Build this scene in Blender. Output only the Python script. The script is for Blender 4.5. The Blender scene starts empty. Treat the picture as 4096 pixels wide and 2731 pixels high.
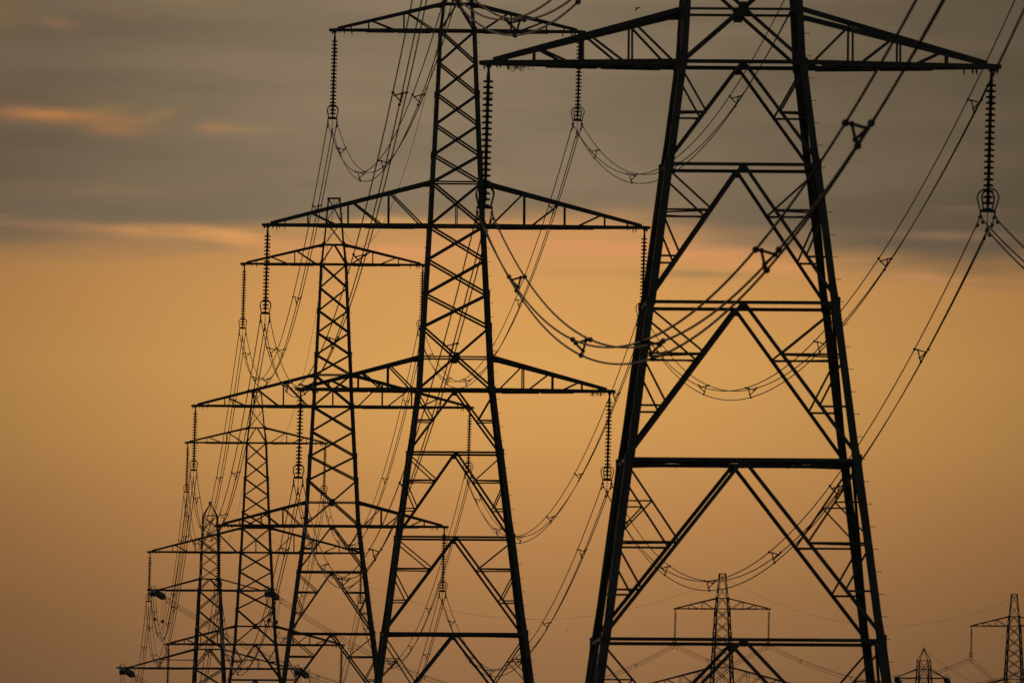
import bpy, bmesh, math, random
from mathutils import Vector, Matrix
random.seed(7)
SC = bpy.context.scene
COL = SC.collection
R = math.radians

# ------------------------------------------------------------------ camera
CAMZ = 1.7
PITCH = math.atan((3620 - 1365.5) / 63000.0)
cd = bpy.data.cameras.new("camera")
cd.sensor_width = 36.0
cd.lens = 63000.0 / 4096.0 * 36.0
cd.clip_start = 1.0
cd.clip_end = 60000.0
cd.dof.use_dof = True
cd.dof.focus_distance = 1150.0
cd.dof.aperture_fstop = 9.0
cam = bpy.data.objects.new("camera", cd)
COL.objects.link(cam)
cam.matrix_world = (Matrix.Translation((0, 0, CAMZ)) @ Matrix.Rotation(math.pi / 2 + PITCH, 4, 'X')
                    @ Matrix.Rotation(R(0.35), 4, 'Z'))
SC.camera = cam

# ------------------------------------------------------------------ colour management
SC.view_settings.view_transform = 'Standard'
SC.view_settings.look = 'None'
SC.view_settings.exposure = 0.0
SC.view_settings.gamma = 1.0
SC.render.film_transparent = False


def lin(r, g, b):
    f = lambda c: c / 12.92 if c <= 0.04045 else ((c + 0.055) / 1.055) ** 2.4
    return (f(r / 255), f(g / 255), f(b / 255), 1.0)


# ------------------------------------------------------------------ sky
world = bpy.data.worlds.new("World")
SC.world = world
world.use_nodes = True
NT = world.node_tree
NT.nodes.clear()


class S:
    """thin wrapper so that socket arithmetic reads like maths"""
    def __init__(self, sock): self.s = sock

    def _m(self, op, o=None, rev=False, o2=None):
        n = NT.nodes.new('ShaderNodeMath'); n.operation = op
        a = [self, o] if not rev else [o, self]
        if o2 is not None: a.append(o2)
        for i, v in enumerate(a):
            if v is None: continue
            if isinstance(v, S): NT.links.new(v.s, n.inputs[i])
            else: n.inputs[i].default_value = v
        return S(n.outputs[0])
    def __add__(self, o): return self._m('ADD', o)
    def __radd__(self, o): return self._m('ADD', o)
    def __sub__(self, o): return self._m('SUBTRACT', o)
    def __rsub__(self, o): return self._m('SUBTRACT', o, True)
    def __mul__(self, o): return self._m('MULTIPLY', o)
    def __rmul__(self, o): return self._m('MULTIPLY', o)
    def __truediv__(self, o): return self._m('DIVIDE', o)
    def exp(self): return self._m('EXPONENT')
    def max(self, o): return self._m('MAXIMUM', o)
    def min(self, o): return self._m('MINIMUM', o)


def smooth(x, a, b):
    n = NT.nodes.new('ShaderNodeMapRange'); n.interpolation_type = 'SMOOTHSTEP'
    NT.links.new(x.s, n.inputs['Value'])
    n.inputs['From Min'].default_value = a; n.inputs['From Max'].default_value = b
    return S(n.outputs['Result'])


def mixc(fac, a, b):
    n = NT.nodes.new('ShaderNodeMix'); n.data_type = 'RGBA'; n.clamp_factor = True
    NT.links.new(fac.s, n.inputs[0])
    for k, v in ((6, a), (7, b)):
        if isinstance(v, tuple): n.inputs[k].default_value = v
        else: NT.links.new(v, n.inputs[k])
    return n.outputs[2]


def noise(su, sv, scale, detail=4, rough=0.55, seed=0.0):
    c = NT.nodes.new('ShaderNodeCombineXYZ')
    NT.links.new((U * su).s, c.inputs[0]); NT.links.new((V * sv).s, c.inputs[1]); c.inputs[2].default_value = seed
    n = NT.nodes.new('ShaderNodeTexNoise'); n.noise_dimensions = '3D'
    NT.links.new(c.outputs[0], n.inputs['Vector'])
    n.inputs['Scale'].default_value = scale; n.inputs['Detail'].default_value = detail
    n.inputs['Roughness'].default_value = rough
    return S(n.outputs[0]) - 0.5


tc = NT.nodes.new('ShaderNodeTexCoord')
sep = NT.nodes.new('ShaderNodeSeparateXYZ')
NT.links.new(tc.outputs['Generated'], sep.inputs[0])
dx, dy, dz = (S(sep.outputs[i]) for i in range(3))
ELEV = dz._m('ARCSINE') * (180 / math.pi)                   # degrees above the horizon
AZ = dx._m('ARCTAN2', dy) * (180 / math.pi)                 # degrees from due "north" (where the sun sets)
U = AZ / 3.725                                              # a unit of sky is 3.7 degrees of azimuth
V = (3.29 - ELEV) / 2.483                                   # and 2.5 degrees of altitude

warp = noise(1.0, 2.2, 2.2, 3, 0.5, 3.0)
Vw = V + warp * 0.03

ramp = NT.nodes.new('ShaderNodeValToRGB')                   # clear twilight, high to low
NT.links.new(((Vw + 0.5) / 2.0).s, ramp.inputs[0])
stops = [(-0.4, (92, 82, 66)), (0.20, (150, 118, 80)), (0.34, (203, 148, 91)), (0.43, (214, 155, 88)), (0.54, (217, 160, 89)),
         (0.64, (208, 152, 85)), (0.76, (188, 134, 79)), (0.88, (165, 118, 73)), (1.0, (146, 106, 70)), (1.3, (98, 74, 54))]
cr = ramp.color_ramp
while len(cr.elements) < len(stops): cr.elements.new(0.5)
for e, (v, c) in zip(cr.elements, stops):
    e.position = (v + 0.5) / 2.0; e.color = lin(*c)
sky = ramp.outputs[0]

# sunset light plus lens vignette painted into sky colour, falling off either side
du = (U - 0.0) / 0.58
glow_vignette = (du * du * -1.0).exp() * 0.72 + 0.27
def scale_col(col, f):
    n = NT.nodes.new('ShaderNodeMix'); n.data_type = 'RGBA'; n.blend_type = 'MULTIPLY'
    n.inputs[0].default_value = 1.0
    c = NT.nodes.new('ShaderNodeCombineColor')
    for i in range(3): NT.links.new(f[i].s if isinstance(f, tuple) else f.s, c.inputs[i])
    NT.links.new(col, n.inputs[6]); NT.links.new(c.outputs[0], n.inputs[7])
    return n.outputs[2]
sky = scale_col(sky, (glow_vignette, glow_vignette * 0.99 + 0.01, glow_vignette * 0.90 + 0.10))

# high grey cloud deck with a ragged lower edge
n1 = noise(1.2, 5.0, 2.2, 2, 0.5, 1.0)
n2 = noise(3.0, 14.0, 2.2, 3, 0.55, 5.0)
edge = 0.368 - smooth(U, -0.5, 0.08) * 0.042 + smooth(U, 0.06, 0.32) * 0.054 + smooth(U, 0.27, 0.5) * 0.014 + n1 * 0.016 + n2 * 0.052
deck = smooth(V - edge, 0.030, -0.042)
dn = noise(1.6, 7.0, 2.0, 4, 0.5, 9.0)
deckcol = mixc(smooth(dn, -0.3, 0.3), lin(122, 107, 85), lin(142, 122, 97))
dglow = (((U + 0.08) / 0.45) * ((U + 0.08) / 0.45) * -1.0).exp() * 0.64 + 0.36
deckcol = scale_col(deckcol, dglow)
sky = mixc(deck * 0.98, sky, deckcol)


def streak(u0, v0, su, sv, slope, amp, col, seed):
    """a thin lit wisp of cloud"""
    global sky
    nn = noise(3.5, 16.0, 2.6, 3, 0.55, seed)
    a = (U - u0) / su
    b = (V - (U - u0) * slope - v0 + nn * 0.024) / (sv * 1.15)
    f = ((a * a + b * b) * -1.0).exp() * (nn * 2.4 + 1.1) * amp
    sky = mixc(f.max(0.0).min(1.0), sky, lin(*col))


def c1(x, y): return x * 0.4354 / 4096 - 0.5, y * 0.4354 / 2731
def c2(x, y): return x * 0.4354 / 4096 - 0.5, (683 + y * 0.4354) / 2731
def cn(x, y): return x / 4096 - 0.5, y / 2731

# lit wisps under and inside the deck
for (u0, v0), su, sv, slope, amp, col in (
        (c1(60, 1060), .04, .013, .0, .50, (140, 104, 76)),
        (c1(480, 1085), .042, .0090, .03, .85, (176, 120, 72)),
        (c1(850, 1050), .035, .012, .05, .45, (152, 119, 72)),
        (c1(1090, 1165), .030, .0090, .05, .80, (174, 120, 74)),
        (c1(1000, 1230), .020, .008, .1, .30, (160, 112, 74)),
        (c1(1420, 1085), .022, .0075, -.33, .50, (154, 120, 78)),
        (c1(1960, 1205), .014, .0055, -.05, .60, (164, 118, 82)),
        (c1(2210, 1195), .035, .0065, .05, .45, (156, 126, 84)),
        (c1(500, 250), .022, .008, .28, .50, (136, 104, 76)),
        (c1(20, 140), .020, .022, .0, .50, (126, 100, 66)),
        (c1(1050, 110), .030, .010, .45, .38, (132, 104, 76)),
        (c1(1700, 35), .045, .010, .10, .40, (138, 114, 78)),
        (c1(300, 1330), .05, .012, .05, .22, (92, 80, 60)),
        (c2(1120, 205), .050, .0080, .05, .45, (146, 114, 86)),
        (c2(400, 190), .06, .010, .05, .20, (132, 106, 76)),
        (c2(250, 512), .055, .0065, .12, .75, (142, 108, 84)),
        (c2(850, 556), .050, .0065, .08, .65, (152, 116, 84)),
        (c2(1480, 592), .050, .0080, .08, .95, (196, 140, 86)),
        (c2(2200, 655), .055, .0095, .16, .90, (216, 152, 90)),
        (c2(1750, 668), .065, .0080, .10, .55, (158, 124, 84)),
        (cn(1480, 905), .09, .008, -.06, .60, (208, 158, 92)),
        (cn(1500, 1010), .10, .010, .02, .55, (222, 152, 98)),
        (cn(2200, 925), .09, .012, .0, .65, (208, 148, 92)),
        (cn(2560, 1000), .11, .0100, .06, .85, (218, 148, 96)),
        (cn(2500, 860), .05, .012, -.2, .45, (186, 138, 92)),
        (cn(2780, 1092), .055, .0065, .02, .75, (166, 128, 82)),
        (cn(2300, 1090), .06, .005, .0, .30, (186, 142, 84)),
        (cn(3080, 1062), .05, .0080, .08, .75, (212, 148, 88)),
        (cn(3720, 1098), .045, .0080, .10, .75, (192, 136, 90)),
        (cn(3780, 935), .055, .0070, .02, .55, (142, 108, 84)),
        (cn(3900, 835), .05, .0060, .0, .30, (124, 98, 76)),
        (cn(3560, 868), .06, .0080, .0, .20, (104, 90, 72)),
        (cn(3950, 1010), .05, .0090, .05, .30, (108, 90, 72)),
        (cn(3980, 1130), .05, .0080, .05, .35, (152, 108, 76)),
        (cn(3050, 930), .07, .014, .0, .50, (146, 116, 86))):
    streak(u0, v0, su, sv, slope, amp, col, 11 + v0 * 97 + u0 * 31)

# the rest of the dome: a dim Nishita dusk sky
nish = NT.nodes.new('ShaderNodeTexSky')
nish.sky_type = 'NISHITA'; nish.sun_disc = False
nish.sun_elevation = R(2.5); nish.sun_rotation = R(0.0)
nish.air_density = 1.5; nish.dust_density = 3.0
bgN = NT.nodes.new('ShaderNodeBackground'); bgN.inputs[1].default_value = 0.05
hsv = NT.nodes.new('ShaderNodeHueSaturation'); hsv.inputs['Saturation'].default_value = 0.35
NT.links.new(nish.outputs[0], hsv.inputs['Color']); NT.links.new(hsv.outputs[0], bgN.inputs[0])
bgS = NT.nodes.new('ShaderNodeBackground'); bgS.inputs[1].default_value = 1.0
NT.links.new(sky, bgS.inputs[0])
zone = smooth(AZ._m('ABSOLUTE'), 40.0, 12.0) * smooth(ELEV, 14.0, 6.0)
mx = NT.nodes.new('ShaderNodeMixShader')
NT.links.new(zone.s, mx.inputs[0]); NT.links.new(bgN.outputs[0], mx.inputs[1]); NT.links.new(bgS.outputs[0], mx.inputs[2])
out = NT.nodes.new('ShaderNodeOutputWorld')
NT.links.new(mx.outputs[0], out.inputs[0])

# ------------------------------------------------------------------ sun, veiled by the cloud deck straight ahead
sl = bpy.data.lights.new("sun", 'SUN')
sl.energy = 0.5; sl.angle = R(10.0); sl.color = (1.0, 0.62, 0.34)
sun = bpy.data.objects.new("sun", sl); COL.objects.link(sun)
sd = Vector((0, -math.cos(R(2.5)), -math.sin(R(2.5))))
sun.rotation_euler = sd.to_track_quat('-Z', 'Y').to_euler()


# ------------------------------------------------------------------ materials
def mat(name, c1, c2, rough, scale, metal=0.0, spec=0.3):
    m = bpy.data.materials.new(name); m.use_nodes = True
    nt = m.node_tree; b = nt.nodes['Principled BSDF']
    b.inputs['Roughness'].default_value = rough; b.inputs['Metallic'].default_value = metal
    b.inputs['Specular IOR Level'].default_value = spec
    t = nt.nodes.new('ShaderNodeTexCoord'); n = nt.nodes.new('ShaderNodeTexNoise')
    n.inputs['Scale'].default_value = scale; n.inputs['Detail'].default_value = 5
    nt.links.new(t.outputs['Object'], n.inputs['Vector'])
    r = nt.nodes.new('ShaderNodeValToRGB'); r.color_ramp.elements[0].position = 0.35; r.color_ramp.elements[1].position = 0.65
    r.color_ramp.elements[0].color = (*c1, 1); r.color_ramp.elements[1].color = (*c2, 1)
    nt.links.new(n.outputs[0], r.inputs[0]); nt.links.new(r.outputs[0], b.inputs['Base Color'])
    return m

STEEL = mat("weathered_grey_steel", (0.10, 0.10, 0.10), (0.16, 0.16, 0.155), 0.65, 1.5)
GLASS = mat("dark_glazed_porcelain", (0.05, 0.045, 0.04), (0.08, 0.075, 0.065), 0.65, 6.0)
GREYG = mat("pale_grey_porcelain", (0.34, 0.36, 0.37), (0.5, 0.52, 0.53), 0.45, 6.0)
ALU = mat("dulled_aluminium_strand", (0.12, 0.12, 0.12), (0.18, 0.18, 0.18), 0.7, 20.0)
FIT = mat("forged_steel_fitting", (0.08, 0.08, 0.08), (0.12, 0.12, 0.12), 0.6, 8.0)
STRAW = mat("dry_straw", (0.10, 0.08, 0.04), (0.16, 0.12, 0.06), 0.9, 8.0)
FEATHER = mat("dark_plumage", (0.03, 0.028, 0.025), (0.05, 0.045, 0.04), 0.9, 12.0)


# ------------------------------------------------------------------ object helpers
def obj(name, bm, m, parent=None):
    bmesh.ops.recalc_face_normals(bm, faces=bm.faces)
    me = bpy.data.meshes.new(name); bm.to_mesh(me); bm.free()
    me.materials.append(m)
    o = bpy.data.objects.new(name, me); COL.objects.link(o)
    if parent: o.parent = parent
    return o


def thing(name, label, cat, loc=(0, 0, 0), rz=0.0, group=None):
    o = bpy.data.objects.new(name, None); COL.objects.link(o)
    o.empty_display_size = 0.5
    o.location = loc; o.rotation_euler = (0, 0, rz)
    o["label"] = label; o["category"] = cat
    if group: o["group"] = group
    return o


def dup(src, loc, rot, label, group=None):
    kids = {}
    for o in list(COL.objects):
        if o.parent: kids.setdefault(o.parent.name, []).append(o)
    r = src.copy(); COL.objects.link(r); r.location = loc; r.rotation_euler = rot; r["label"] = label
    if group: r["group"] = group
    for ch in kids.get(src.name, []):
        c = ch.copy(); COL.objects.link(c); c.parent = r
        for g in kids.get(ch.name, []):
            d = g.copy(); COL.objects.link(d); d.parent = c
    return r


# ------------------------------------------------------------------ shape helpers
def angle(bm, p, q, w, n=(0, 0, 1), t=None, off=0.0):
    """rolled L-section bar from p to q; first flange lies in the face whose outward normal is n"""
    p, q, n = Vector(p), Vector(q), Vector(n)
    d = (q - p)
    if d.length < 1e-4: return
    d.normalize()
    a = d.cross(n)
    if a.length < 1e-3: a = d.cross(Vector((0.31, 0.95, 0.1)))
    a.normalize(); b = a.cross(d).normalized()
    if b.dot(n) < 0: b = -b
    t = t or max(0.12 * w, 0.010)
    p = p + b * off; q = q + b * off
    prof = [(-w / 2, 0), (w / 2, 0), (w / 2, -t), (-w / 2 + t, -t), (-w / 2 + t, -w * .8), (-w / 2, -w * .8)]
    v1 = [bm.verts.new(p + a * x + b * y) for x, y in prof]
    v2 = [bm.verts.new(q + a * x + b * y) for x, y in prof]
    for i in range(6):
        j = (i + 1) % 6
        bm.faces.new((v1[i], v1[j], v2[j], v2[i]))
    bm.faces.new(v1[::-1]); bm.faces.new(v2)


def legbar(bm, p, q, sx, sy, w, t):
    """corner angle: heel outward, flanges along both faces"""
    p, q = Vector(p), Vector(q)
    prof = [(0, 0), (w, 0), (w, t), (t, t), (t, w), (0, w)]
    v1 = [bm.verts.new(p + Vector((-sx * x, -sy * y, 0))) for x, y in prof]
    v2 = [bm.verts.new(q + Vector((-sx * x, -sy * y, 0))) for x, y in prof]
    for i in range(6):
        j = (i + 1) % 6
        bm.faces.new((v1[i], v1[j], v2[j], v2[i]))
    bm.faces.new(v1[::-1]); bm.faces.new(v2)


def box(bm, c, s):
    c = Vector(c)
    vs = [bm.verts.new(c + Vector((s[0] * x / 2, s[1] * y / 2, s[2] * z / 2))) for x in (-1, 1) for y in (-1, 1) for z in (-1, 1)]
    for f in ((0, 1, 3, 2), (4, 6, 7, 5), (0, 4, 5, 1), (2, 3, 7, 6), (0, 2, 6, 4), (1, 5, 7, 3)):
        bm.faces.new([vs[i] for i in f])


def plate(bm, pts, n, t):
    """flat polygon plate of thickness t along n"""
    n = Vector(n).normalized() * t
    a = [bm.verts.new(Vector(p) - n / 2) for p in pts]; b = [bm.verts.new(Vector(p) + n / 2) for p in pts]
    k = len(pts)
    bm.faces.new(a[::-1]); bm.faces.new(b)
    for i in range(k):
        j = (i + 1) % k
        bm.faces.new((a[i], a[j], b[j], b[i]))


def tube(bm, pts, r, seg=6, closed=False):
    pts = [Vector(p) for p in pts]; n = len(pts)
    rr = r if isinstance(r, (list, tuple)) else [r] * n
    rings = []; up = None
    for i, p in enumerate(pts):
        if closed: d = pts[(i + 1) % n] - pts[i - 1]
        else: d = pts[min(i + 1, n - 1)] - pts[max(i - 1, 0)]
        d.normalize()
        if up is None:
            up = Vector((0, 0, 1)) if abs(d.z) < 0.9 else Vector((1, 0, 0))
        a = d.cross(up)
        if a.length < 1e-4: a = d.cross(Vector((0.3, 1, 0.2)))
        a.normalize(); b = a.cross(d).normalized(); up = b
        rings.append([bm.verts.new(p + (a * math.cos(2 * math.pi * k / seg) + b * math.sin(2 * math.pi * k / seg)) * rr[i]) for k in range(seg)])
    m = n if closed else n - 1
    for i in range(m):
        A, B = rings[i], rings[(i + 1) % n]
        for k in range(seg):
            l = (k + 1) % seg
            bm.faces.new((A[k], A[l], B[l], B[k]))
    if not closed:
        bm.faces.new(rings[0][::-1]); bm.faces.new(rings[-1])


def lathe(bm, prof, seg=14, c=(0, 0, 0)):
    """prof: (radius, z) top to bottom"""
    c = Vector(c); rings = []
    for r, z in prof:
        rings.append([bm.verts.new(c + Vector((r * math.cos(2 * math.pi * k / seg), r * math.sin(2 * math.pi * k / seg), z))) for k in range(seg)])
    for A, B in zip(rings, rings[1:]):
        for k in range(seg):
            l = (k + 1) % seg
            bm.faces.new((A[k], A[l], B[l], B[k]))
    bm.faces.new(rings[0]); bm.faces.new(rings[-1][::-1])


def ball(bm, c, r, sx=1, sy=1, sz=1):
    m = Matrix.Translation(c) @ Matrix.Diagonal((r * sx, r * sy, r * sz, 1))
    bmesh.ops.create_uvsphere(bm, u_segments=8, v_segments=6, radius=1, matrix=m)


def interp(tab, z):
    if z >= tab[0][0]: return tab[0][1]
    for (z0, w0), (z1, w1) in zip(tab, tab[1:]):
        if z >= z1: return w1 + (w0 - w1) * (z - z1) / (z0 - z1)
    return tab[-1][1]


FACES = [((1, 0), (0, -1)), ((0, 1), (1, 0)), ((-1, 0), (0, 1)), ((0, -1), (-1, 0))]    # (in-plane axis, outward normal)


class Tower:
    """collects the steel of one lattice tower; z is measured from the reference arm, H is that arm's height above ground"""
    def __init__(self, H, wtab):
        self.H = H; self.wtab = wtab
    def W(self, z): return interp(self.wtab, z)
    def pt(self, k, u, z, inset=0.0):
        (ax, ay), (nx, ny) = FACES[k]; w = self.W(z) - inset
        return Vector((ax * u + nx * w, ay * u + ny * w, z + self.H))
    def n(self, k): return Vector((*FACES[k][1], 0))
    def xpanel(self, bm, z0, z1, w):
        a, b = self.W(z0) - .05, self.W(z1) - .05
        for k in range(4):
            angle(bm, self.pt(k, -a, z0), self.pt(k, b, z1), w, self.n(k), off=-0.03)
            angle(bm, self.pt(k, a, z0), self.pt(k, -b, z1), w, self.n(k), off=0.012)
    def vpanel(self, bm, zt, zb, w):
        b = self.W(zb) - .06
        for k in range(4):
            for s in (-1, 1):
                angle(bm, self.pt(k, 0.05 * s, zt), self.pt(k, b * s, zb), w, self.n(k), off=-0.012 * s)
    def vu(self, zt, zb, z): return (zt - z) / (zt - zb) * (self.W(zb) - .06)
    def hbeam(self, name, z, w, parent, dz=0.0):
        for k in range(4):
            bm = bmesh.new(); a = self.W(z) - .04
            angle(bm, self.pt(k, -a, z + dz), self.pt(k, a, z + dz), w, self.n(k), off=-.004)
            obj(name, bm, STEEL, parent)
    def legs(self, secs, parent, pegs=True):
        zmin = secs[-1][0]
        for sx in (-1, 1):
            for sy in (-1, 1):
                bm = bmesh.new()
                for i in range(len(secs) - 1):
                    (zt, w), (zb, _) = secs[i], secs[i + 1]
                    a, b = self.W(zt) + .035, self.W(zb) + .005
                    legbar(bm, (sx * a, sy * a, zt - .02 + self.H), (sx * b, sy * b, zb - .10 + self.H if zb > zmin + .1 else zb + self.H), sx, sy, w, max(.02, w * .11))
                    # splice cover plates with their bolt heads
                    if i:
                        box(bm, (sx * (a - .01), sy * (a - w * .5), zt + self.H), (.05, w * .75, .42))
                        box(bm, (sx * (a - w * .5), sy * (a - .01), zt + self.H), (w * .75, .05, .42))
                        for q in (-.15, -.05, .05, .15):
                            box(bm, (sx * (a + .022), sy * (a - w * .5), zt + self.H + q), (.03, .04, .035))
                if pegs and sy < 0:
                    z = secs[0][0] - .4
                    while z > zmin + 3:
                        w = self.W(z) + .01
                        tube(bm, [(sx * (w - .03), sy * (w - .1), z + self.H), (sx * (w + .17), sy * (w - .1), z + self.H)], .011, 5)
                        tube(bm, [(sx * (w + .15), sy * (w - .1), z + self.H), (sx * (w + .175), sy * (w - .1), z + self.H)], .02, 5)
                        z -= .776
                obj("leg", bm, STEEL, parent)
    def arm(self, z, half, rise, side, parent, cu, cl, wv, fr, dg, tipd=.35, tie=.5, prongs=True, straw=False):
        H = self.H; wb, wt = self.W(z), self.W(z + rise); s = side
        n_up = Vector((0, 0, 1))
        def lo(x, y):       # point on lower chord at distance x from the axis
            f = (x - wb) / (half - tipd - wb); return Vector((s * x, y * (wb + (.13 - wb) * f), z + H))
        def up(x, y):
            f = (x - wt) / (half - tie - wt); return Vector((s * x, y * (wt + (.11 - wt) * f), z + H + rise + (.10 - rise) * f))
        tip = bmesh.new()
        plate(tip, [(s * (half - .95), 0, z + H - .045), (s * half, 0, z + H - .06), (s * half, 0, z + H + .07), (s * (half - .6), 0, z + H + .12)], (0, 1, 0), .26)
        box(tip, (s * (half - .34), 0, z + H - .10), (.20, .10, .12))
        t = obj("cross_arm", tip, STEEL, parent)
        for y in (-1, 1):
            bm = bmesh.new(); angle(bm, lo(wb - .1, y), lo(half - tipd, y), cl, (0, y, 0))
            # lapped end plates along the chord
            for f0, f1 in ((.08, .38), (.40, .66)):
                xa, xb = wb + (half - wb) * f0, wb + (half - wb) * f1
                angle(bm, lo(xa, y) - Vector((0, 0, .03)), lo(xb, y) - Vector((0, 0, .035)), cl, (0, y, 0), off=.012)
            obj("lower_chord", bm, STEEL, t)
            bm = bmesh.new(); angle(bm, up(wt - .1, y), up(half - tie, y), cu, (0, y, 0)); obj("upper_chord", bm, STEEL, t)
            for f in fr:
                x = wb + (half - wb) * f
                if x < half - .6:
                    bm = bmesh.new(); angle(bm, lo(x, y), up(x, y), wv * .9, (0, y, 0), off=-.02); obj("web_post", bm, STEEL, t)
            for f0, f1 in dg:
                xa, xb = wb + (half - wb) * f0, wb + (half - wb) * f1
                bm = bmesh.new(); angle(bm, lo(xa, y), up(xb, y), wv, (0, y, 0), off=-.035); obj("web_diagonal", bm, STEEL, t)
        bm = bmesh.new()
        xs = [wb + (half - wb) * f for f in (0, .14, .28, .42, .56, .70, .82)]
        for i in range(len(xs) - 1):
            y = 1 if i % 2 else -1
            angle(bm, lo(xs[i], y) - Vector((0, 0, .02)), lo(xs[i + 1], -y) - Vector((0, 0, .02)), wv, n_up)
            angle(bm, lo(xs[i + 1], y), lo(xs[i + 1], -y), wv * .8, n_up)
        obj("plan_bracing", bm, STEEL, t)
        bm = bmesh.new()
        plate(bm, [(s * (wt - .1), 0, z + H + rise - .17), (s * (wt + .34), 0, z + H + rise - .19), (s * (wt + .3), 0, z + H + rise + .0), (s * (wt - .1), 0, z + H + rise + .1)], (0, 1, 0), .01)
        for v in bm.verts: v.co.y += wt
        obj("gusset_plate", bm, STEEL, t)
        if prongs:
            bm = bmesh.new(); rnd = random.Random(int(half * 100) + side * 7 + int(z * 10))
            box(bm, (s * (half - .72), 0, z + H - .065), (1.35, .3, .03))
            for i in range(7):
                x = half - rnd.choice((.12, .2, .62, .72, .85, 1.0, 1.25, 1.3)); y = rnd.uniform(-.12, .12); l = rnd.uniform(.08, .24)
                tube(bm, [(s * x, y, z + H - .05), (s * (x + rnd.uniform(-.03, .03)), y, z + H - .1 - l * .4), (s * (x + rnd.uniform(-.05, .05)), y, z + H - .08 - l)], [.035, .03, .008], 5)
            obj("bird_spike", bm, STEEL, t)
        return t


# ------------------------------------------------------------------ suspension tower
SUSP_W = [(25.45, .455), (21.84, .82), (20.32, 1.02), (9.27, 1.59), (0.0, 2.17), (-31.0, 2.17 + .135 * 31.0)]
HB, HM, HT = 9.07, 11.0, 7.27
ARMS = {0: (0.0, HB), 1: (9.27, HM), 2: (20.32, HT)}
HREF = 30.9


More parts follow.
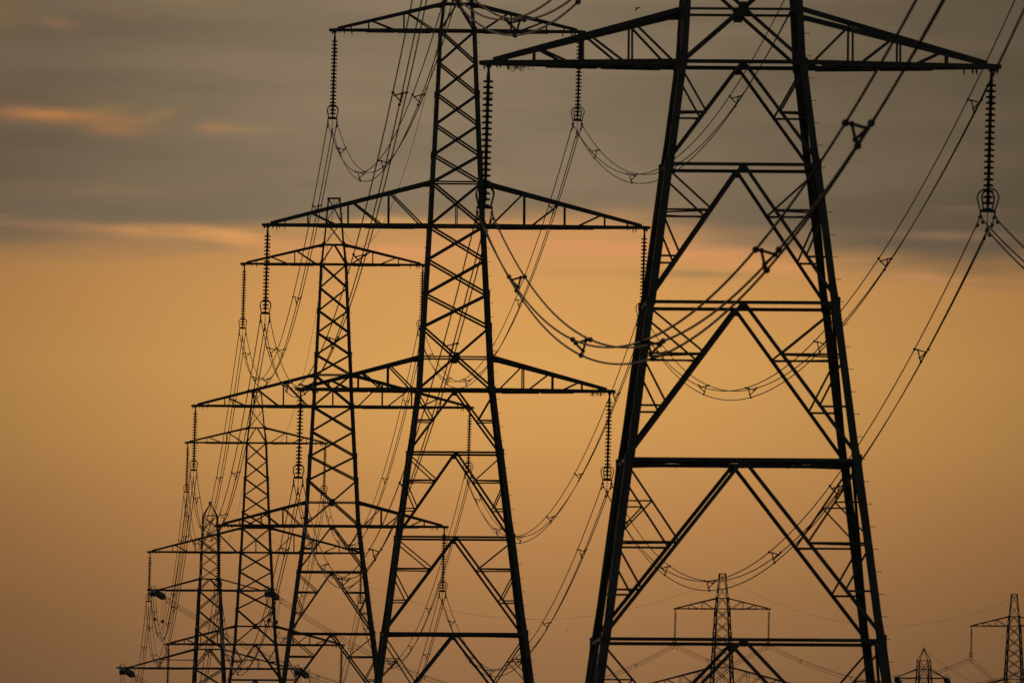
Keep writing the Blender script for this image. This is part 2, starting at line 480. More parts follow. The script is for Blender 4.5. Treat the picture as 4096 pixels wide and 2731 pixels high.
def suspension_tower(label):
    T = Tower(HREF, SUSP_W)
    root = thing("lattice_pylon", label, "pylon", group="lattice pylons carrying the power line")
    T.legs([(25.45, .11), (21.84, .135), (20.30, .19), (16.72, .21), (13.29, .225), (9.25, .235), (5.40, .245), (3.55, .25), (-.05, .255),
            (-3.57, .265), (-8.36, .275), (-13.80, .29), (-20.0, .31), (-26.0, .30), (-30.9, .30)], root)
    P = lambda bm: obj("bracing_panel", bm, STEEL, root)
    # earth-wire peak
    bm = bmesh.new(); T.xpanel(bm, 21.84, 23.60, .055); T.xpanel(bm, 23.60, 25.40, .055); pk = P(bm)
    bm = bmesh.new()
    for y in (-1, 1): angle(bm, (-.52, y * .42, 25.45 + T.H), (.52, y * .42, 25.45 + T.H), .11, (0, y, 0))
    for x in (-.46, 0, .46): angle(bm, (x, -.45, 25.44 + T.H), (x, .45, 25.44 + T.H), .09, (0, 0, 1))
    tube(bm, [(0, 0, 25.42 + T.H), (0, 0, 24.98 + T.H)], .03, 6); ball(bm, (0, 0, 24.95 + T.H), .07, 1, 2.2, 1)
    obj("earth_wire_bracket", bm, STEEL, pk)
    # cage of the top arm
    bm = bmesh.new(); T.vpanel(bm, 21.84, 20.38, .10); p = P(bm)
    T.hbeam("horizontal_beam", 21.84, .11, p); T.hbeam("horizontal_beam", 20.32, .12, p)
    # body between the arms
    for z0, z1, w in ((18.49, 20.30, .105), (16.72, 18.49, .105), (15.0, 16.72, .105), (13.29, 15.0, .105), (11.73, 13.29, .105),
                      (7.34, 9.25, .115), (5.40, 7.34, .115), (3.55, 5.40, .115)):
        bm = bmesh.new(); T.xpanel(bm, z0, z1, w); P(bm)
    bm = bmesh.new(); T.xpanel(bm, 9.30, 11.73, .115)
    for k in (0, 2): angle(bm, T.pt(k, 0, 9.27), T.pt(k, 0, 10.5), .06, T.n(k), off=-.03)
    p = P(bm); T.hbeam("horizontal_beam", 11.73, .09, p); T.hbeam("horizontal_beam", 9.27, .13, p)
    bm = bmesh.new(); T.xpanel(bm, 0.03, 3.55, .12); p = P(bm); T.hbeam("horizontal_beam", 1.83, .09, p); T.hbeam("horizontal_beam", 0.0, .14, p)
    def gussets(zc, w, h, par):
        for k in range(4):
            bm = bmesh.new(); nn = T.n(k); o = nn * .006
            ax = Vector((*FACES[k][0], 0))
            c = T.pt(k, 0, zc) + o
            plate(bm, [c + ax * (-w * .8) + Vector((0, 0, -h)), c + ax * (w * .8) + Vector((0, 0, -h)), c + ax * w + Vector((0, 0, h * .2)), c + ax * w * .55 + Vector((0, 0, h)), c + ax * (-w * .55) + Vector((0, 0, h)), c + ax * (-w) + Vector((0, 0, h * .2))], nn, .014)
            for q in (-.5, 0, .5):
                for r_ in (-.4, .5):
                    b = c + ax * (w * q) + Vector((0, 0, h * r_)) + nn * .015
                    box(bm, b, (.035, .035, .035))
            obj("gusset_plate", bm, STEEL, par)
    gussets(1.83, .19, .25, p)
    # splayed lower body: inverted-V panels with redundant members
    def redundant(bm, T, zt, zb, lv, w):
        """lv: (z_leg, z_v, is_strut) members between leg and V on all faces"""
        for zl, zv in lv:
            for k in range(4):
                for s in (-1, 1):
                    angle(bm, T.pt(k, s * (T.W(zl) - .08), zl), T.pt(k, s * T.vu(zt, zb, zv), zv), w, T.n(k), off=-.03)
    def hip(bm, zt, zb, z, w):
        for k in range(4):
            angle(bm, T.pt(k, T.vu(zt, zb, z), z), T.pt((k + 1) % 4, -T.vu(zt, zb, z), z), w, (0, 0, 1))
    lower = [(0.0, -3.57, [(-.25, -1.75), (-1.75, -1.75)], [-1.75], .12),
             (-3.57, -8.36, [(-3.75, -5.15), (-5.15, -5.15), (-5.25, -6.76), (-6.76, -6.76)], [-5.15], .125),
             (-8.36, -13.80, [(-8.55, -10.14), (-10.14, -10.14), (-10.25, -11.94), (-11.94, -11.94)], [-10.14], .13),
             (-13.80, -20.0, [(-14.0, -16.65), (-16.65, -16.65), (-16.75, -18.3), (-18.3, -18.3)], [-16.65], .135),
             (-20.0, -26.0, [(-20.2, -22.8), (-22.8, -22.8), (-22.9, -24.4), (-24.4, -24.4)], [-22.8], .125),
             (-26.0, -30.6, [(-26.2, -28.4), (-28.4, -28.4)], [-28.4], .125)]
    for i, (zt, zb, lv, hp, w) in enumerate(lower):
        bm = bmesh.new(); T.vpanel(bm, zt - .05, zb + .12, w); redundant(bm, T, zt, zb, lv, .075)
        for z in hp: hip(bm, zt, zb, z, .07)
        if i in (3, 4):
            zs = zt - 1.44 if i == 3 else zt - 1.4
            l0, v0 = lv[0]
            f = (l0 - zs) / (l0 - v0)
            for k in range(4):
                for s in (-1, 1):
                    u = (T.W(l0) - .08) * (1 - f) + T.vu(zt, zb, v0) * f
                    angle(bm, T.pt(k, s * (T.W(zs) - .08), zs), T.pt(k, s * u, zs), .055, T.n(k), off=-.03)
                    angle(bm, T.pt(k, s * u, zs), T.pt(k, s * (T.W(v0 + .2) - .08), v0 + .2), .055, T.n(k), off=-.045)
        p = P(bm)
        if i: T.hbeam("horizontal_beam", zt, .12 if i != 3 else .13, p)
        gussets(zt - .10, .12, .14, p)
        if i in (3,):
            bm = bmesh.new(); w_ = T.W(zt) - .1; h = zt + T.H
            mid = [T.pt(k, 0, zt) for k in range(4)]
            for k in range(4): angle(bm, mid[k], mid[(k + 1) % 4], .10, (0, 0, 1))
            for a, b in (((-w_, -w_), (w_, w_)), ((-w_, w_), (w_, -w_))): angle(bm, (*a, h - .03), (*b, h - .03), .09, (0, 0, 1))
            for q in (-.5, .5):
                angle(bm, (-w_, q * w_, h), (w_, q * w_, h), .09, (0, 0, 1)); angle(bm, (q * w_, -w_, h - .02), (q * w_, w_, h - .02), .09, (0, 0, 1))
            obj("plan_bracing", bm, STEEL, p)
    # cross arms
    A3 = ([.239, .482, .723, .86], [(.035, .232), (.277, .455), (.55, .705)])
    A2 = ([.322, .642, .80], [(.05, .30), (.40, .62)])
    for s in (-1, 1):
        T.arm(0.0, HB, 1.83, s, root, .19, .175, .085, *A3)
        T.arm(9.27, HM, 2.46, s, root, .19, .18, .085, *A3)
        T.arm(20.32, HT, 1.52, s, root, .17, .16, .075, *A2)
    return root


# ------------------------------------------------------------------ angle (tension) tower
TENS_W = [(20.2, .04), (18.8, .92), (11.0, 1.22), (9.6, 1.38), (0.0, 1.86), (-9.27, 2.35), (-32.0, 5.2)]
TENS_ARMS = {0: (-9.27, 9.3), 1: (0.0, 11.25), 2: (9.6, 7.5)}


def tension_tower(label, H):
    T = Tower(H, TENS_W)
    root = thing("lattice_pylon", label, "pylon", group="lattice pylons carrying the power line")
    T.legs([(18.85, .12), (14.0, .15), (11.0, .17), (9.6, .22), (4.7, .24), (0.0, .26), (-5.0, .28), (-9.27, .3), (-H + 14, .32), (-H + 6, .32), (-H, .32)], root, False)
    P = lambda bm: obj("bracing_panel", bm, STEEL, root)
    bm = bmesh.new()
    for sx in (-1, 1):
        for sy in (-1, 1): angle(bm, (sx * .9, sy * .9, 18.8 + H), (sx * .06, sy * .06, 20.25 + H), .13, (sx, 0, .3))
    pk = P(bm)
    T.hbeam("horizontal_beam", 18.8, .09, pk)
    bm = bmesh.new(); box(bm, (0, 0, 20.25 + H), (.34, .34, .28)); box(bm, (0, 0, 20.45 + H), (.55, .16, .1)); obj("earth_wire_bracket", bm, STEEL, pk)
    for z0, z1, w in ((17.2, 18.75, .07), (15.7, 17.2, .07), (14.2, 15.7, .07), (12.55, 14.2, .07), (11.0, 12.55, .07),
                      (7.17, 9.55, .12), (4.68, 7.17, .12), (2.43, 4.68, .12), (-2.3, -.05, .13), (-4.6, -2.3, .13), (-6.9, -4.6, .13), (-9.2, -6.9, .13)):
        bm = bmesh.new(); T.xpanel(bm, z0, z1, w); P(bm)
    bm = bmesh.new(); T.vpanel(bm, 10.95, 9.65, .11); p = P(bm); T.hbeam("horizontal_beam", 11.0, .13, p); T.hbeam("horizontal_beam", 9.6, .2, p)
    bm = bmesh.new(); T.vpanel(bm, 2.3, .1, .14); p = P(bm); T.hbeam("horizontal_beam", 2.35, .13, p); T.hbeam("horizontal_beam", 0, .22, p)
    zs = [-9.27, -9.27 - (H - 9.27) * .4, -9.27 - (H - 9.27) * .72, -H + .2]
    for a, b in zip(zs, zs[1:]):
        bm = bmesh.new(); T.xpanel(bm, b, a, .14); p = P(bm); T.hbeam("horizontal_beam", a, .16, p)
    for lev, rise in ((0, 2.2), (1, 2.35), (2, 1.42)):
        z, half = TENS_ARMS[lev]
        for s in (-1, 1):
            t = T.arm(z, half, rise, s, root, .17, .22, .09, [.45] if lev == 1 else [], [], tipd=.25, tie=1.4, prongs=False)
            bm = bmesh.new()
            box(bm, (s * (half - .55), 0, z + H + .04), (1.5, .8, .16)); box(bm, (s * (half - .4), 0, z + H - .09), (.7, .6, .10))
            tube(bm, [(s * (half - .3), .3, z + H + .15), (s * (half - .3), .3, z + H + .55), (s * (half - .15), .3, z + H + .6)], .02, 5)
            obj("landing_plate", bm, STEEL, t)
            if lev == 1:
                bm = bmesh.new(); x1 = T.W(1.0)
                for y in (-1, 1): angle(bm, (s * x1, y * x1 * .95, z + H + 1.0), (s * (x1 + 4.2), y * x1 * .55, z + H + 1.05), .07, (0, y, 0))
                obj("inner_beam", bm, STEEL, t)  # plain horizontal inner beam of the middle arm, above its lower chord
    return root


# ------------------------------------------------------------------ small dead-end tower
def dead_end_tower(label, H):
    W = [(4.31, .03), (2.62, .90), (1.32, .95), (0.0, 1.0), (-6.0, 1.4), (-H, 3.6)]
    T = Tower(H, W)
    root = thing("lattice_pylon", label, "pylon", group="lattice pylons carrying the power line")
    T.legs([(2.66, .15), (0.0, .22), (-6, .24), (-14, .26), (-24, .28), (-H, .28)], root, False)
    P = lambda bm: obj("bracing_panel", bm, STEEL, root)
    bm = bmesh.new()
    for sx in (-1, 1):
        for sy in (-1, 1): angle(bm, (sx * .88, sy * .88, 2.62 + H), (sx * .05, sy * .05, 4.3 + H), .14, (sx, 0, .3))
    box(bm, (0, 0, 4.32 + H), (.34, .34, .2))
    pk = P(bm); T.hbeam("horizontal_beam", 2.62, .09, pk)
    bm = bmesh.new(); tube(bm, [(.12, 0, 4.4 + H), (.14, 0, 4.95 + H)], .03, 5); obj("lightning_rod", bm, STEEL, pk)
    zs = [2.6, 0.0, -2.2, -4.2, -6.0, -10, -15, -21, -28, -H + .1]
    for z1, z0 in zip(zs, zs[1:]):
        bm = bmesh.new(); T.xpanel(bm, z0, z1, .10); p = P(bm)
        if z1 == 2.6: T.hbeam("horizontal_beam", 1.32, .08, p)
        elif z1 in (0.0, -6.0, -15, -28): T.hbeam("horizontal_beam", z1, .13, p)
    for s in (-1, 1):
        T.arm(0.0, 4.55 if s < 0 else 3.45, 1.32, s, root, .12, .16, .06, [], [], tipd=.2, tie=.3, prongs=False)
        T.arm(-6.0, 6.3 if s < 0 else 5.2, 1.6, s, root, .12, .16, .06, [], [], tipd=.2, tie=.3, prongs=False)
    return root


# ------------------------------------------------------------------ insulator strings
def disc_mesh(seg):
    bm = bmesh.new()
    lathe(bm, [(.040, .104), (.058, .10), (.070, .030), (.165, .016), (.184, -.008), (.180, -.042), (.155, -.052), (.064, -.055), (.042, -.104)], seg)
    bmesh.ops.recalc_face_normals(bm, faces=bm.faces)
    me = bpy.data.meshes.new("disc"); bm.to_mesh(me); bm.free(); me.materials.append(GLASS)
    return me


def omega(dxo, yo, n=14):
    pts = [(-.20, yo * .3, -4.94), (-.215, yo * .7, -4.86)]
    for i in range(n + 1):
        a = math.pi * 1.0 * i / n + math.pi
        pts.append((.305 * math.cos(a) + dxo, yo, -4.47 - .33 * math.sin(a) * 1.0))
    pts += [(.215, yo * .7, -4.86), (.20, yo * .3, -4.94)]
    return pts


def insulator_string(label):
    root = thing("insulator_string", label, "insulator", group="suspension insulator strings hanging from arm tips")
    bm = bmesh.new()
    tube(bm, [(0, 0, -.02), (0, 0, -.2)], .055, 6); tube(bm, [(0, 0, -.18), (0, 0, -.32), (0, 0, -.44)], [.045, .06, .075], 8)
    obj("hanger", bm, FIT, root)
    me = disc_mesh(14)
    for i in range(21):
        o = bpy.data.objects.new("disc", me); COL.objects.link(o); o.parent = root; o.location = (0, 0, -.53 - .2043 * i)
    bm = bmesh.new(); tube(bm, [(.11 * math.cos(a) + .04, .05 + .02 * math.cos(a), -1.12 + .11 * math.sin(a)) for a in [k * .55 for k in range(12)]], .014, 5); obj("arcing_horn", bm, FIT, root)
    for o_, y in ((-.0, -.32), (.0, .32)):
        bm = bmesh.new(); tube(bm, omega(o_, y), .028, 6); obj("arcing_ring", bm, FIT, root)
    bm = bmesh.new()
    plate(bm, [(-.29, 0, -4.96), (.29, 0, -4.96), (.29, 0, -4.90), (.09, 0, -4.80), (-.09, 0, -4.80), (-.29, 0, -4.90)], (0, 1, 0), .05)
    tube(bm, [(0, 0, -4.64), (0, 0, -4.85)], .04, 6)
    obj("yoke_plate", bm, FIT, root)
    for x, z in ((-.255, -5.12), (.255, -5.12), (0, -5.57)):
        bm = bmesh.new()
        tube(bm, [(x, 0, -4.94), (x, 0, z + .06)], .016, 5)
        box(bm, (x, 0, z + .09), (.07, .04, .05)); box(bm, (x, 0, z + .15), (.05, .06, .03))
        tube(bm, [(x, -.22, z - .03), (x, -.1, z + .01), (x, 0, z + .02), (x, .1, z + .01), (x, .22, z - .03)], [.03, .05, .055, .05, .03], 7)
        obj("conductor_clamp", bm, FIT, root)
    return root


# ------------------------------------------------------------------ ground
BASES = [(-400, 0.0), (0, 0.0), (545.69, -.03), (889.94, -.13), (1222.78, .14), (1588.58, -3.06), (1945, -4.0), (2305.7, -5.93), (2547.8, -3.85), (3200, -5), (24000, -5)]
def ground_h(y):
    for (a, ha), (b, hb) in zip(BASES, BASES[1:]):
        if y <= b:
            f = max(0.0, (y - a) / (b - a)); f = f * f * (3 - 2 * f)
            return ha + (hb - ha) * f
    return BASES[-1][1]

bm = bmesh.new()
ys = [-400, -100, 0] + [25 * k for k in range(1, 129)] + [3600, 5000, 9000, 24000]
xs = [-12000, -3000, -600, -150, -40, 0, 40, 150, 600, 3000, 12000]
rows = [[bm.verts.new((x, y, ground_h(y))) for x in xs] for y in ys]
for a, b in zip(rows, rows[1:]):
    for i in range(len(xs) - 1): bm.faces.new((a[i], a[i + 1], b[i + 1], b[i]))
GRASS = mat("field_grass", (0.035, 0.045, 0.018), (0.06, 0.062, 0.03), 0.95, 0.35)
g = obj("ground", bm, GRASS); g["kind"] = "structure"

# ------------------------------------------------------------------ the line of towers
YAW = R(1.83); YAWF = R(-9.5)
TW = {  # x, y, height of lowest arm above the camera, yaw
    'Z': (19.55, 200.0, 29.2, YAW), 'A': (7.86, 545.69, 29.17, YAW), 'B': (-3.19, 889.94, 29.07, YAW), 'C': (-13.89, 1222.78, 29.34, YAW),
    'D': (-25.71, 1588.58, 26.14, YAW), 'F': (31.03, 2305.73, 23.27, YAWF), 'H': (81.51, 2547.79, 25.35, YAWF)}
WORDS = {'Z': "unseen pylon above the camera", 'A': "nearest pylon", 'B': "second nearest pylon", 'C': "third pylon of the row", 'D': "fourth pylon of the row",
         'E': "peaked angle pylon", 'F': "small distant pylon framed by the nearest one", 'H': "small distant pylon at the right edge"}
TLAB = {'A': "nearest dark lattice pylon with thick splayed legs, cut off by the picture's top",
        'B': "second nearest lattice pylon, all three pairs of arms showing left of the nearest one",
        'C': "third lattice pylon, its flat narrow peak showing behind the second pylon's left arm",
        'D': "fourth lattice pylon, its flat peak just below the third pylon's left middle arm",
        'F': "small distant lattice pylon seen between the legs of the nearest pylon",
        'H': "small distant lattice pylon cut off by the right edge of the picture",
        'Z': "lattice pylon standing out of view where the nearest wires lead"}
SHORT = {'Z': "unseen near pylon", 'A': "nearest pylon", 'B': "second pylon", 'C': "third pylon", 'D': "fourth pylon", 'E': "peaked pylon", 'F': "small framed pylon", 'H': "right edge pylon"}
ROOTS = {}
first = suspension_tower(TLAB['A'])
for k in ('A', 'B', 'C', 'D', 'F', 'H', 'Z'):
    x, y, zb, yw = TW[k]
    loc = (x, y, zb + CAMZ - HREF)
    if k == 'A':
        first.location = loc; first.rotation_euler = (0, 0, yw); ROOTS[k] = first
    else:
        ROOTS[k] = dup(first, loc, (0, 0, yw), TLAB[k])

# angle tower E and the dead-end tower off to the right
EX, EY, EZ, EYAW = -37.05, 1940.0, 28.95, R(-3.5)
HE = EZ + CAMZ - ground_h(EY)
e = tension_tower("lattice pylon with a pointed peak and thick slanting insulators, leftmost of the row", HE)
e.location = (EX, EY, ground_h(EY)); e.rotation_euler = (0, 0, EYAW)
GY, GYAW = 2350.0, R(12)
GX = (3703 - 2048) / (63000 / GY); GZ = (3620 - 2705) / (63000 / GY) + .15
HG = GZ + CAMZ - ground_h(GY)
gt = dead_end_tower("small far pylon with a steep pointed top, left of the right edge pylon", HG)
gt.location = (GX, GY, ground_h(GY)); gt.rotation_euler = (0, 0, GYAW)

# ------------------------------------------------------------------ suspension strings
LEAN = R(1.3)
SIDE = {-1: "left", 1: "right"}; LEV = {0: "lowest", 1: "middle", 2: "top"}
proto = None
def string_at(k, lev, s):
    global proto
    x, y, zb, yw = TW[k]; z, half = ARMS[lev]; h = (half - .34) * s
    loc = (x + h * math.cos(yw), y + h * math.sin(yw), zb + CAMZ + z - .10)
    lab = "insulator string hanging from the %s end of the %s's %s arm" % (SIDE[s], SHORT[k], LEV[lev])
    rot = (0, LEAN, yw + (R(11) if s > 0 else 0))
    if proto is None:
        proto = insulator_string(lab); proto.location = loc; proto.rotation_euler = rot; return proto
    return dup(proto, loc, rot, lab)
for k in ('A', 'B', 'C', 'D', 'F', 'H'):
    for lev in (0, 1, 2):
        for s in (-1, 1):
            if k in 'FH' and lev == 0: continue
            if k == 'H' and s > 0: continue
            string_at(k, lev, s)


# ------------------------------------------------------------------ conductors
def swing_clamp(k, lev, s, dx, drop):
    x, y, zb, yw = TW[k]; z, half = ARMS[lev]; h = (half - .34) * s
    L = drop
    return Vector((x + h * math.cos(yw) - L * math.sin(LEAN) + dx * math.cos(yw), y + h * math.sin(yw) + dx * math.sin(yw), zb + CAMZ + z - .10 - L * math.cos(LEAN)))

SPREAD = ((-.255, 5.12), (.255, 5.12), (0.0, 5.57))
SPACER_T = (.104, .268, .413, .595, .75, .912)


def sagcurve(p, q, sag, swing, t):
    g_ = 4 * sag * t * (1 - t)
    w = p + (q - p) * t; w.z -= g_; w.x -= swing * g_
    return w


def bundle(label, ends_a, ends_b, sag, swing, spacers, dampers=(True, True), r=.0235, n=72, fat=1.0, group="triple conductor bundles strung between pylons"):
    mid = (ends_a[0] + ends_b[0]) / 2
    root = thing("conductor_bundle", label, "power line", (0, 0, 0), 0, group)
    root.location = ends_a[2]
    o = Vector(ends_a[2])
    cs = []
    for a, b in zip(ends_a, ends_b):
        f = lambda t, a=a, b=b: sagcurve(a, b, sag, swing, t) - o
        cs.append(f)
        bm = bmesh.new(); tube(bm, [f(i / n) for i in range(n + 1)], r, 6); obj("conductor", bm, ALU, root)
    rnd = random.Random(len(label) * 13 + int(sag * 10))
    for t in spacers:
        t = t + rnd.uniform(-.002, .002)
        P = [f(t) for f in cs]; d = (cs[0](t + .002) - cs[0](t - .002)).normalized()
        c = (P[0] + P[1] + P[2]) / 3
        rot = Matrix.Rotation(rnd.choice((-1, 1)) * R(16), 3, d)
        Q = [c + rot @ ((p - c) * .62) for p in P]
        bm = bmesh.new()
        for i in range(3): tube(bm, [Q[i], Q[(i + 1) % 3]], .028 * fat, 6)
        for p, q in zip(P, Q):
            tube(bm, [q, p], .026 * fat, 6); ball(bm, q, .045 * fat); ball(bm, p, .058 * fat)
        obj("spacer", bm, FIT, root)
    L = (ends_b[0] - ends_a[0]).length
    for e_, on in ((0, dampers[0]), (1, dampers[1])):
        if not on: continue
        for f in cs:
            t = 1.3 / L if e_ == 0 else 1 - 1.3 / L
            d = (f(t + .002) - f(t - .002)).normalized(); c = f(t) - Vector((0, 0, .10))
            bm = bmesh.new()
            tube(bm, [c - d * .18, c + d * .18], .012, 5)
            for q in (-1, 1): tube(bm, [c + d * (.10 * q), c + d * (.14 * q), c + d * (.25 * q)], [.03, .05, .045], 7)
            tube(bm, [c, f(t)], .02, 5)
            obj("vibration_damper", bm, FIT, root)
    return root


def span(a, b, lev, s, sag, swing=.045, ts=SPACER_T, **kw):
    ea = [swing_clamp(a, lev, s, dx_, dr) for dx_, dr in SPREAD]
    eb = [swing_clamp(b, lev, s, dx_, dr) for dx_, dr in SPREAD]
    lab = "triple wires from the %s's %s %s arm to the %s" % (SHORT[a], SIDE[s], LEV[lev], SHORT[b])
    if a == 'Z': lab = "thick blurred triple wires rising toward the viewer from nearest pylon's %s %s arm" % (SIDE[s], LEV[lev])
    bundle(lab, ea, eb, sag, swing, ts, dampers=(a != 'Z', True), **kw)

for lev, s, sg in ((0, -1, 9.8), (0, 1, 9.8), (1, -1, 9.9)): span('Z', 'A', lev, s, sg, .02, ts=(.10, .318, .423, .592, .733, .897), r=.031, fat=1.35)
SAG = {('A', 'B'): (8.7, 8.75, 9.1), ('B', 'C'): (8.05, 8.1, 8.35), ('C', 'D'): (9.7, 9.8, 10.0)}
for (a, b), sg in SAG.items():
    for lev in (0, 1, 2):
        for s in (-1, 1): span(a, b, lev, s, sg[lev], r={'A': .0235, 'B': .026, 'C': .028}[a])
for lev in (1, 2):
    span('F', 'H', lev, -1, 5.4, .02)
span('F', 'H', 2, 1, 5.4, .02)
eh = [swing_clamp('H', 2, -1, dx_, dr) for dx_, dr in SPREAD]
bundle("triple wires dropping rightward out of the picture from the right edge pylon", eh, [p + Vector((66.0, 320.0, -5.0)) for p in eh], 11.0, .02, SPACER_T, (True, False))


# ------------------------------------------------------------------ tension sets on the angle tower
def tension_set(label, p, d, L=5.6):
    """four parallel strings of grey discs pulled along direction d from the arm tip p"""
    d = Vector(d).normalized()
    root = thing("insulator_string", label, "insulator", p, 0, "tension insulator sets on the angle pylon")
    root.rotation_euler = d.to_track_quat('Z', 'Y').to_euler()
    bm = bmesh.new(); tube(bm, [(0, 0, 0), (0, 0, .6)], .06, 6); box(bm, (0, 0, .62), (.5, .5, .07)); tube(bm, [(.3, .3, .02), (.3, .3, .6)], .05, 6); tube(bm, [(-.3, .3, .02), (-.3, .3, .6)], .05, 6)
    obj("link_plate", bm, FIT, root)
    for sx in (-.2, .2):
        for sy in (-.2, .2):
            bm = bmesh.new(); N = 22
            prof = []
            for i in range(N):
                z = .72 + i * (L - 1.3) / N
                prof += [(.07, z), (.15, z + .04), (.145, z + .10), (.08, z + .13)]
            lathe(bm, prof, 10, (sx, sy, 0)); obj("disc_string", bm, GREYG, root)
    bm = bmesh.new(); box(bm, (0, 0, L - .5), (.5, .5, .08)); tube(bm, [(0, 0, L - .5), (0, 0, L)], .06, 6)
    tube(bm, [(.25, 0, L - .5), (.25, 0, L + .2)], .04, 6); tube(bm, [(-.25, 0, L - .5), (-.25, 0, L + .2)], .04, 6)
    obj("yoke_plate", bm, FIT, root)
    bm = bmesh.new()
    up = root.rotation_euler.to_matrix().inverted() @ Vector((0, 0, 1))
    sd_ = Vector((0, 0, 1)).cross(up).normalized()
    pts = []
    for i in range(12):
        a = 2 * math.pi * i / 12
        pts.append(Vector((0, 0, L - 1.3)) + up * (.72 + .26 * math.sin(a)) + sd_ * (.30 * math.cos(a)) + Vector((0, 0, .9 * math.cos(a))))
    tube(bm, pts, .035, 6, closed=True)
    tube(bm, [Vector((0, 0, L - .6)) + up * .3, Vector((0, 0, L - .9)) + up * .5], .03, 5)
    obj("arcing_ring", bm, FIT, root)
    return root, p + d * (L + .1)


def tri(c, axis):
    a = Vector((axis.y, -axis.x, 0)).normalized()
    if a.x < 0: a = -a
    return [c - a * .255 + Vector((0, 0, .15)), c + a * .255 + Vector((0, 0, .15)), c - Vector((0, 0, .3))]

for lev in (1, 2):
    for s in (-1, 1):
        z, half = TENS_ARMS[lev]; h = (half - .45) * s
        tip = Vector((EX + h * math.cos(EYAW), EY + h * math.sin(EYAW), EZ + CAMZ + z - .1))
        nm = "peaked pylon's %s %s arm tip" % (SIDE[s], LEV[lev])
        # towards the fourth pylon
        ea = [swing_clamp('D', lev, s, dx_, dr) for dx_, dr in SPREAD]
        tgt = ea[2]; sag = 9.4
        dirn = (tgt - tip); hz = Vector((dirn.x, dirn.y, 0)); Lh = hz.length
        slope = dirn.z / Lh - 4 * sag / Lh
        dv = hz.normalized() + Vector((0, 0, slope))
        _, ep = tension_set("thick foreshortened insulators facing the viewer at the " + nm, tip, dv)
        eb = tri(ep, dv)
        bundle("triple wires from the fourth pylon's %s %s arm to the peaked pylon" % (SIDE[s], LEV[lev]), ea, eb, sag, .03, SPACER_T, (True, True), r=.028)
        # onward to F
        eF = [swing_clamp('F', lev, s, dx_, dr) for dx_, dr in SPREAD]
        tgt = eF[2]; sag2 = 10.6
        dirn = (tgt - tip); hz = Vector((dirn.x, dirn.y, 0)); Lh = hz.length
        slope = dirn.z / Lh - 4 * sag2 / Lh
        dv2 = hz.normalized() + Vector((0, 0, slope))
        _, ep2 = tension_set("thick grey insulators slanting down rightward from the " + nm, tip + Vector((.15, .2, 0)), dv2, 6.4)
        ec = tri(ep2, dv2)
        bundle("faint triple wires running right from the %s" % nm, ec, eF, sag2, .02, SPACER_T, (True, True), r=.028)
        # jumper loop under the arm
        jr = thing("jumper_loop", "slack U shaped jumper wires hanging under the " + nm, "power line", ep, 0, "slack jumper wires under the angle pylon arms")
        for i in range(3):
            a, b = eb[i] - ep, ec[i] - ep
            pts = []
            for q in range(25):
                t = q / 24; w = a + (b - a) * t
                w.z -= 4.2 * (1 - abs(2 * t - 1) ** 2.6) + (.25 if i == 2 else 0)
                pts.append(w)
            bm = bmesh.new(); tube(bm, pts, .02, 6); obj("conductor", bm, ALU, jr)
        for t in (.16, .84):
            w = (eb[2] - ep) * (1 - t) + (ec[2] - ep) * t; w.z -= 4.2 * (1 - abs(2 * t - 1) ** 2.6)
            bm = bmesh.new(); tube(bm, [w + Vector((0, 0, .22)), w + Vector((0, 0, .1)), w + Vector((0, 0, -.12)), w + Vector((0, 0, -.2))], [.08, .2, .2, .08], 8); obj("jumper_weight", bm, FIT, jr)

# ------------------------------------------------------------------ wires leaving the small pointed pylon
def at(px, py, d): return Vector(((px - 2048) * d / 63000, d, (3620 - py) * d / 63000 + CAMZ))
for s, half in ((-1, 4.35), (1, 3.25)):
    tip = Vector((GX + s * half * math.cos(GYAW), GY + s * half * math.sin(GYAW), GZ + CAMZ - .05))
    q = at(4700, 3050, 2560.0) + Vector((s * 3.0, 0, 0))
    dv = (q - tip).normalized() + Vector((0, 0, -.16))
    root, ep = tension_set("stubby dark insulators at the %s arm tip of the small pointed pylon" % SIDE[s], tip, dv, 3.6)
    root["group"] = "tension insulators on the small pointed pylon"
    bundle("faint triple wires dropping right from the small pointed pylon's %s arm" % SIDE[s], tri(ep, dv), tri(q, dv), 3.0, 0.0, (), (True, False))
for i, (px, py, d, sag) in enumerate(((4330, 2560, 2600.0, 6.2), (4330, 2900, 2600.0, 1.6))):
    p = Vector((GX, GY, GZ + CAMZ + 4.3)); q = at(px, py, d); bm = bmesh.new()
    tube(bm, [sagcurve(p, q, sag, 0, k / 40) - p for k in range(41)], .0125, 6)
    o = obj("earth_wire", bm, ALU); o.location = p; o["category"] = "power line"; o["group"] = "thin earth wires between pylon peaks"
    o["label"] = ("faint earth wire dipping and rising rightward from the small pointed pylon's peak", "faint earth wire slanting down rightward from the small pointed pylon's peak")[i]

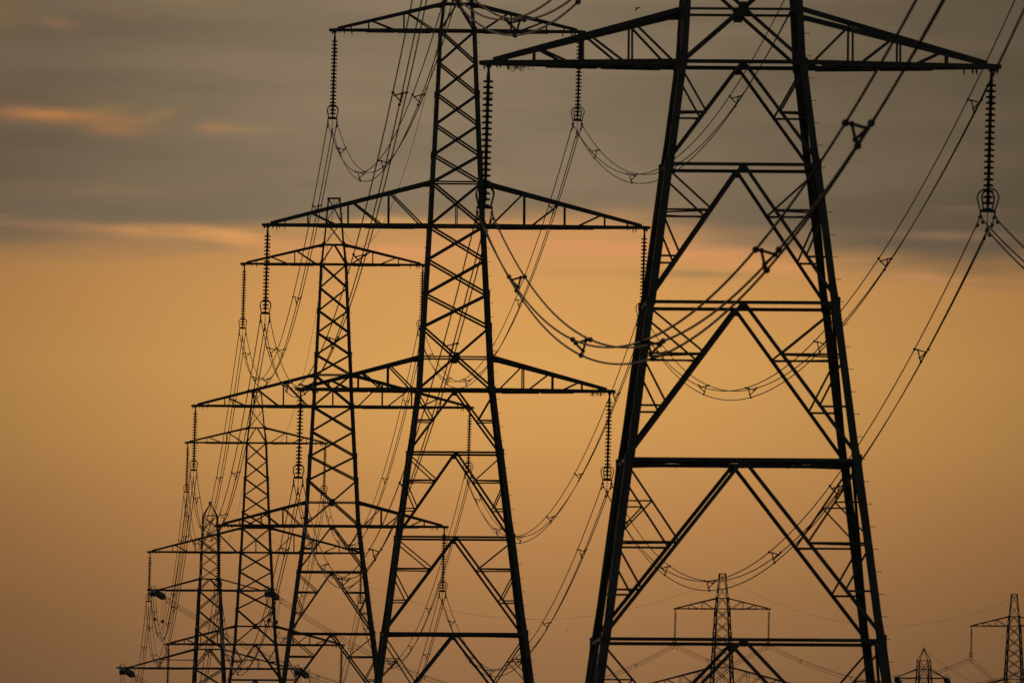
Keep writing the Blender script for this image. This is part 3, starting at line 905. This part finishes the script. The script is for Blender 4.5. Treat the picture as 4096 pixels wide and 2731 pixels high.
# ------------------------------------------------------------------ earth wires along the peaks
def peak(k):
    if k == 'E': return Vector((EX, EY, EZ + CAMZ + 20.3))
    x, y, zb, yw = TW[k]; return Vector((x, y, zb + CAMZ + 24.95))
def earth_wire(a, b, sag, lab, swing=.03):
    p, q = peak(a), peak(b); bm = bmesh.new()
    tube(bm, [sagcurve(p, q, sag, swing, i / 60) - p for i in range(61)], .0135, 6)
    o = obj("earth_wire", bm, ALU); o.location = p
    o["label"] = lab; o["category"] = "power line"; o["group"] = "thin earth wires between pylon peaks"
earth_wire('A', 'B', 9.0, "thin earth wire from the nearest pylon's peak to the second pylon")
earth_wire('B', 'C', 8.7, "thin earth wire from the second pylon to the third pylon's flat peak")
earth_wire('C', 'D', 10.6, "thin earth wire sagging from the third pylon's flat peak to the fourth pylon's peak")
earth_wire('D', 'E', 9.8, "thin earth wire from the fourth pylon's peak to the pointed peak of the angle pylon")
earth_wire('E', 'F', 9.8, "long faint earth wire from the pointed peak to the small framed pylon")
earth_wire('F', 'H', 5.8, "faint earth wire dipping between the two small distant suspension pylons")

# ------------------------------------------------------------------ straw caught under two arm tips
def straw(k, lev, s, x0, lab, seed):
    x, y, zb, yw = TW[k]; z, half = ARMS[lev]; h = (half - x0) * s
    rnd = random.Random(seed); bm = bmesh.new()
    for i in range(34):
        p = Vector((rnd.gauss(0, .26), rnd.uniform(-.1, .1), rnd.uniform(-.02, .03))); pts = [p]
        a = rnd.uniform(-2.6, -.5); l = rnd.uniform(.03, .075)
        for q in range(5):
            a += rnd.uniform(-.7, .7); p = p + Vector((math.cos(a) * l, rnd.uniform(-.03, .03), math.sin(a) * l * .7)); pts.append(p)
        tube(bm, pts, .005, 4)
    o = obj("straw_tangle", bm, STRAW); o.location = (x + h * math.cos(yw), y + h * math.sin(yw), zb + CAMZ + z - .10)
    o["label"] = lab; o["category"] = "straw"; o["group"] = "straw caught under arm tips"
straw('A', 0, -1, 1.45, "tangle of dry straw caught under the left arm tip of the nearest pylon", 3)
straw('B', 0, 1, 1.1, "wisps of straw caught under the right end of the second pylon's lowest arm", 5)


# ------------------------------------------------------------------ birds
def bird(label, px, py, d, s, yaw, near_tip, far_tip):
    """s: body length in metres; wing tips given in body lengths, head towards +x"""
    u = (px - 2048) * d / 63000; w = (3620 - py) * d / 63000 + CAMZ
    root = thing("bird", label, "bird", (u, d, w), yaw)
    bm = bmesh.new()
    tube(bm, [(-.34 * s, 0, .03 * s), (-.2 * s, 0, .02 * s), (-.05 * s, 0, .0), (.12 * s, 0, .02 * s), (.28 * s, 0, .03 * s), (.36 * s, 0, .02 * s), (.42 * s, 0, -.01 * s), (.5 * s, 0, -.05 * s)],
         [.04 * s, .07 * s, .11 * s, .12 * s, .085 * s, .08 * s, .06 * s, .008 * s], 10)
    obj("body", bm, FEATHER, root)
    bm = bmesh.new(); plate(bm, [(-.28 * s, .04 * s, .03 * s), (-.56 * s, .10 * s, .07 * s), (-.50 * s, 0, .06 * s), (-.56 * s, -.10 * s, .07 * s), (-.28 * s, -.04 * s, .03 * s)], (0, .2, 1), .02 * s); obj("tail", bm, FEATHER, root)
    for (tx, ty, tz), q in ((near_tip, -1), (far_tip, 1)):
        T_ = Vector((tx, ty, tz)) * s; A_ = Vector((.24, .07 * q, .03)) * s; B_ = Vector((-.20, .07 * q, .0)) * s
        bm = bmesh.new()
        L1 = A_ + (T_ - A_) * .45 + Vector((.10, 0, .03)) * s; T1 = B_ + (T_ - B_) * .5 + Vector((-.02, 0, 0)) * s
        nrm = (A_ - B_).cross(T_ - B_)
        plate(bm, [A_, L1, A_ + (T_ - A_) * .8 + Vector((.04, 0, .01)) * s, T_, T1, B_], nrm, .025 * s)
        obj("wing", bm, FEATHER, root)
    return root
bird("dark bird with swept wings flying near the top edge left of the nearest pylon", 2543, 27, 700, .26, R(-6), (-.50, -.35, -.62), (-.42, .8, .10))
bird("tiny bird low between the second pylon and the nearest pylon", 2277, 2519, 1500, .26, R(70), (-.1, -.75, .42), (-.1, .75, .35))
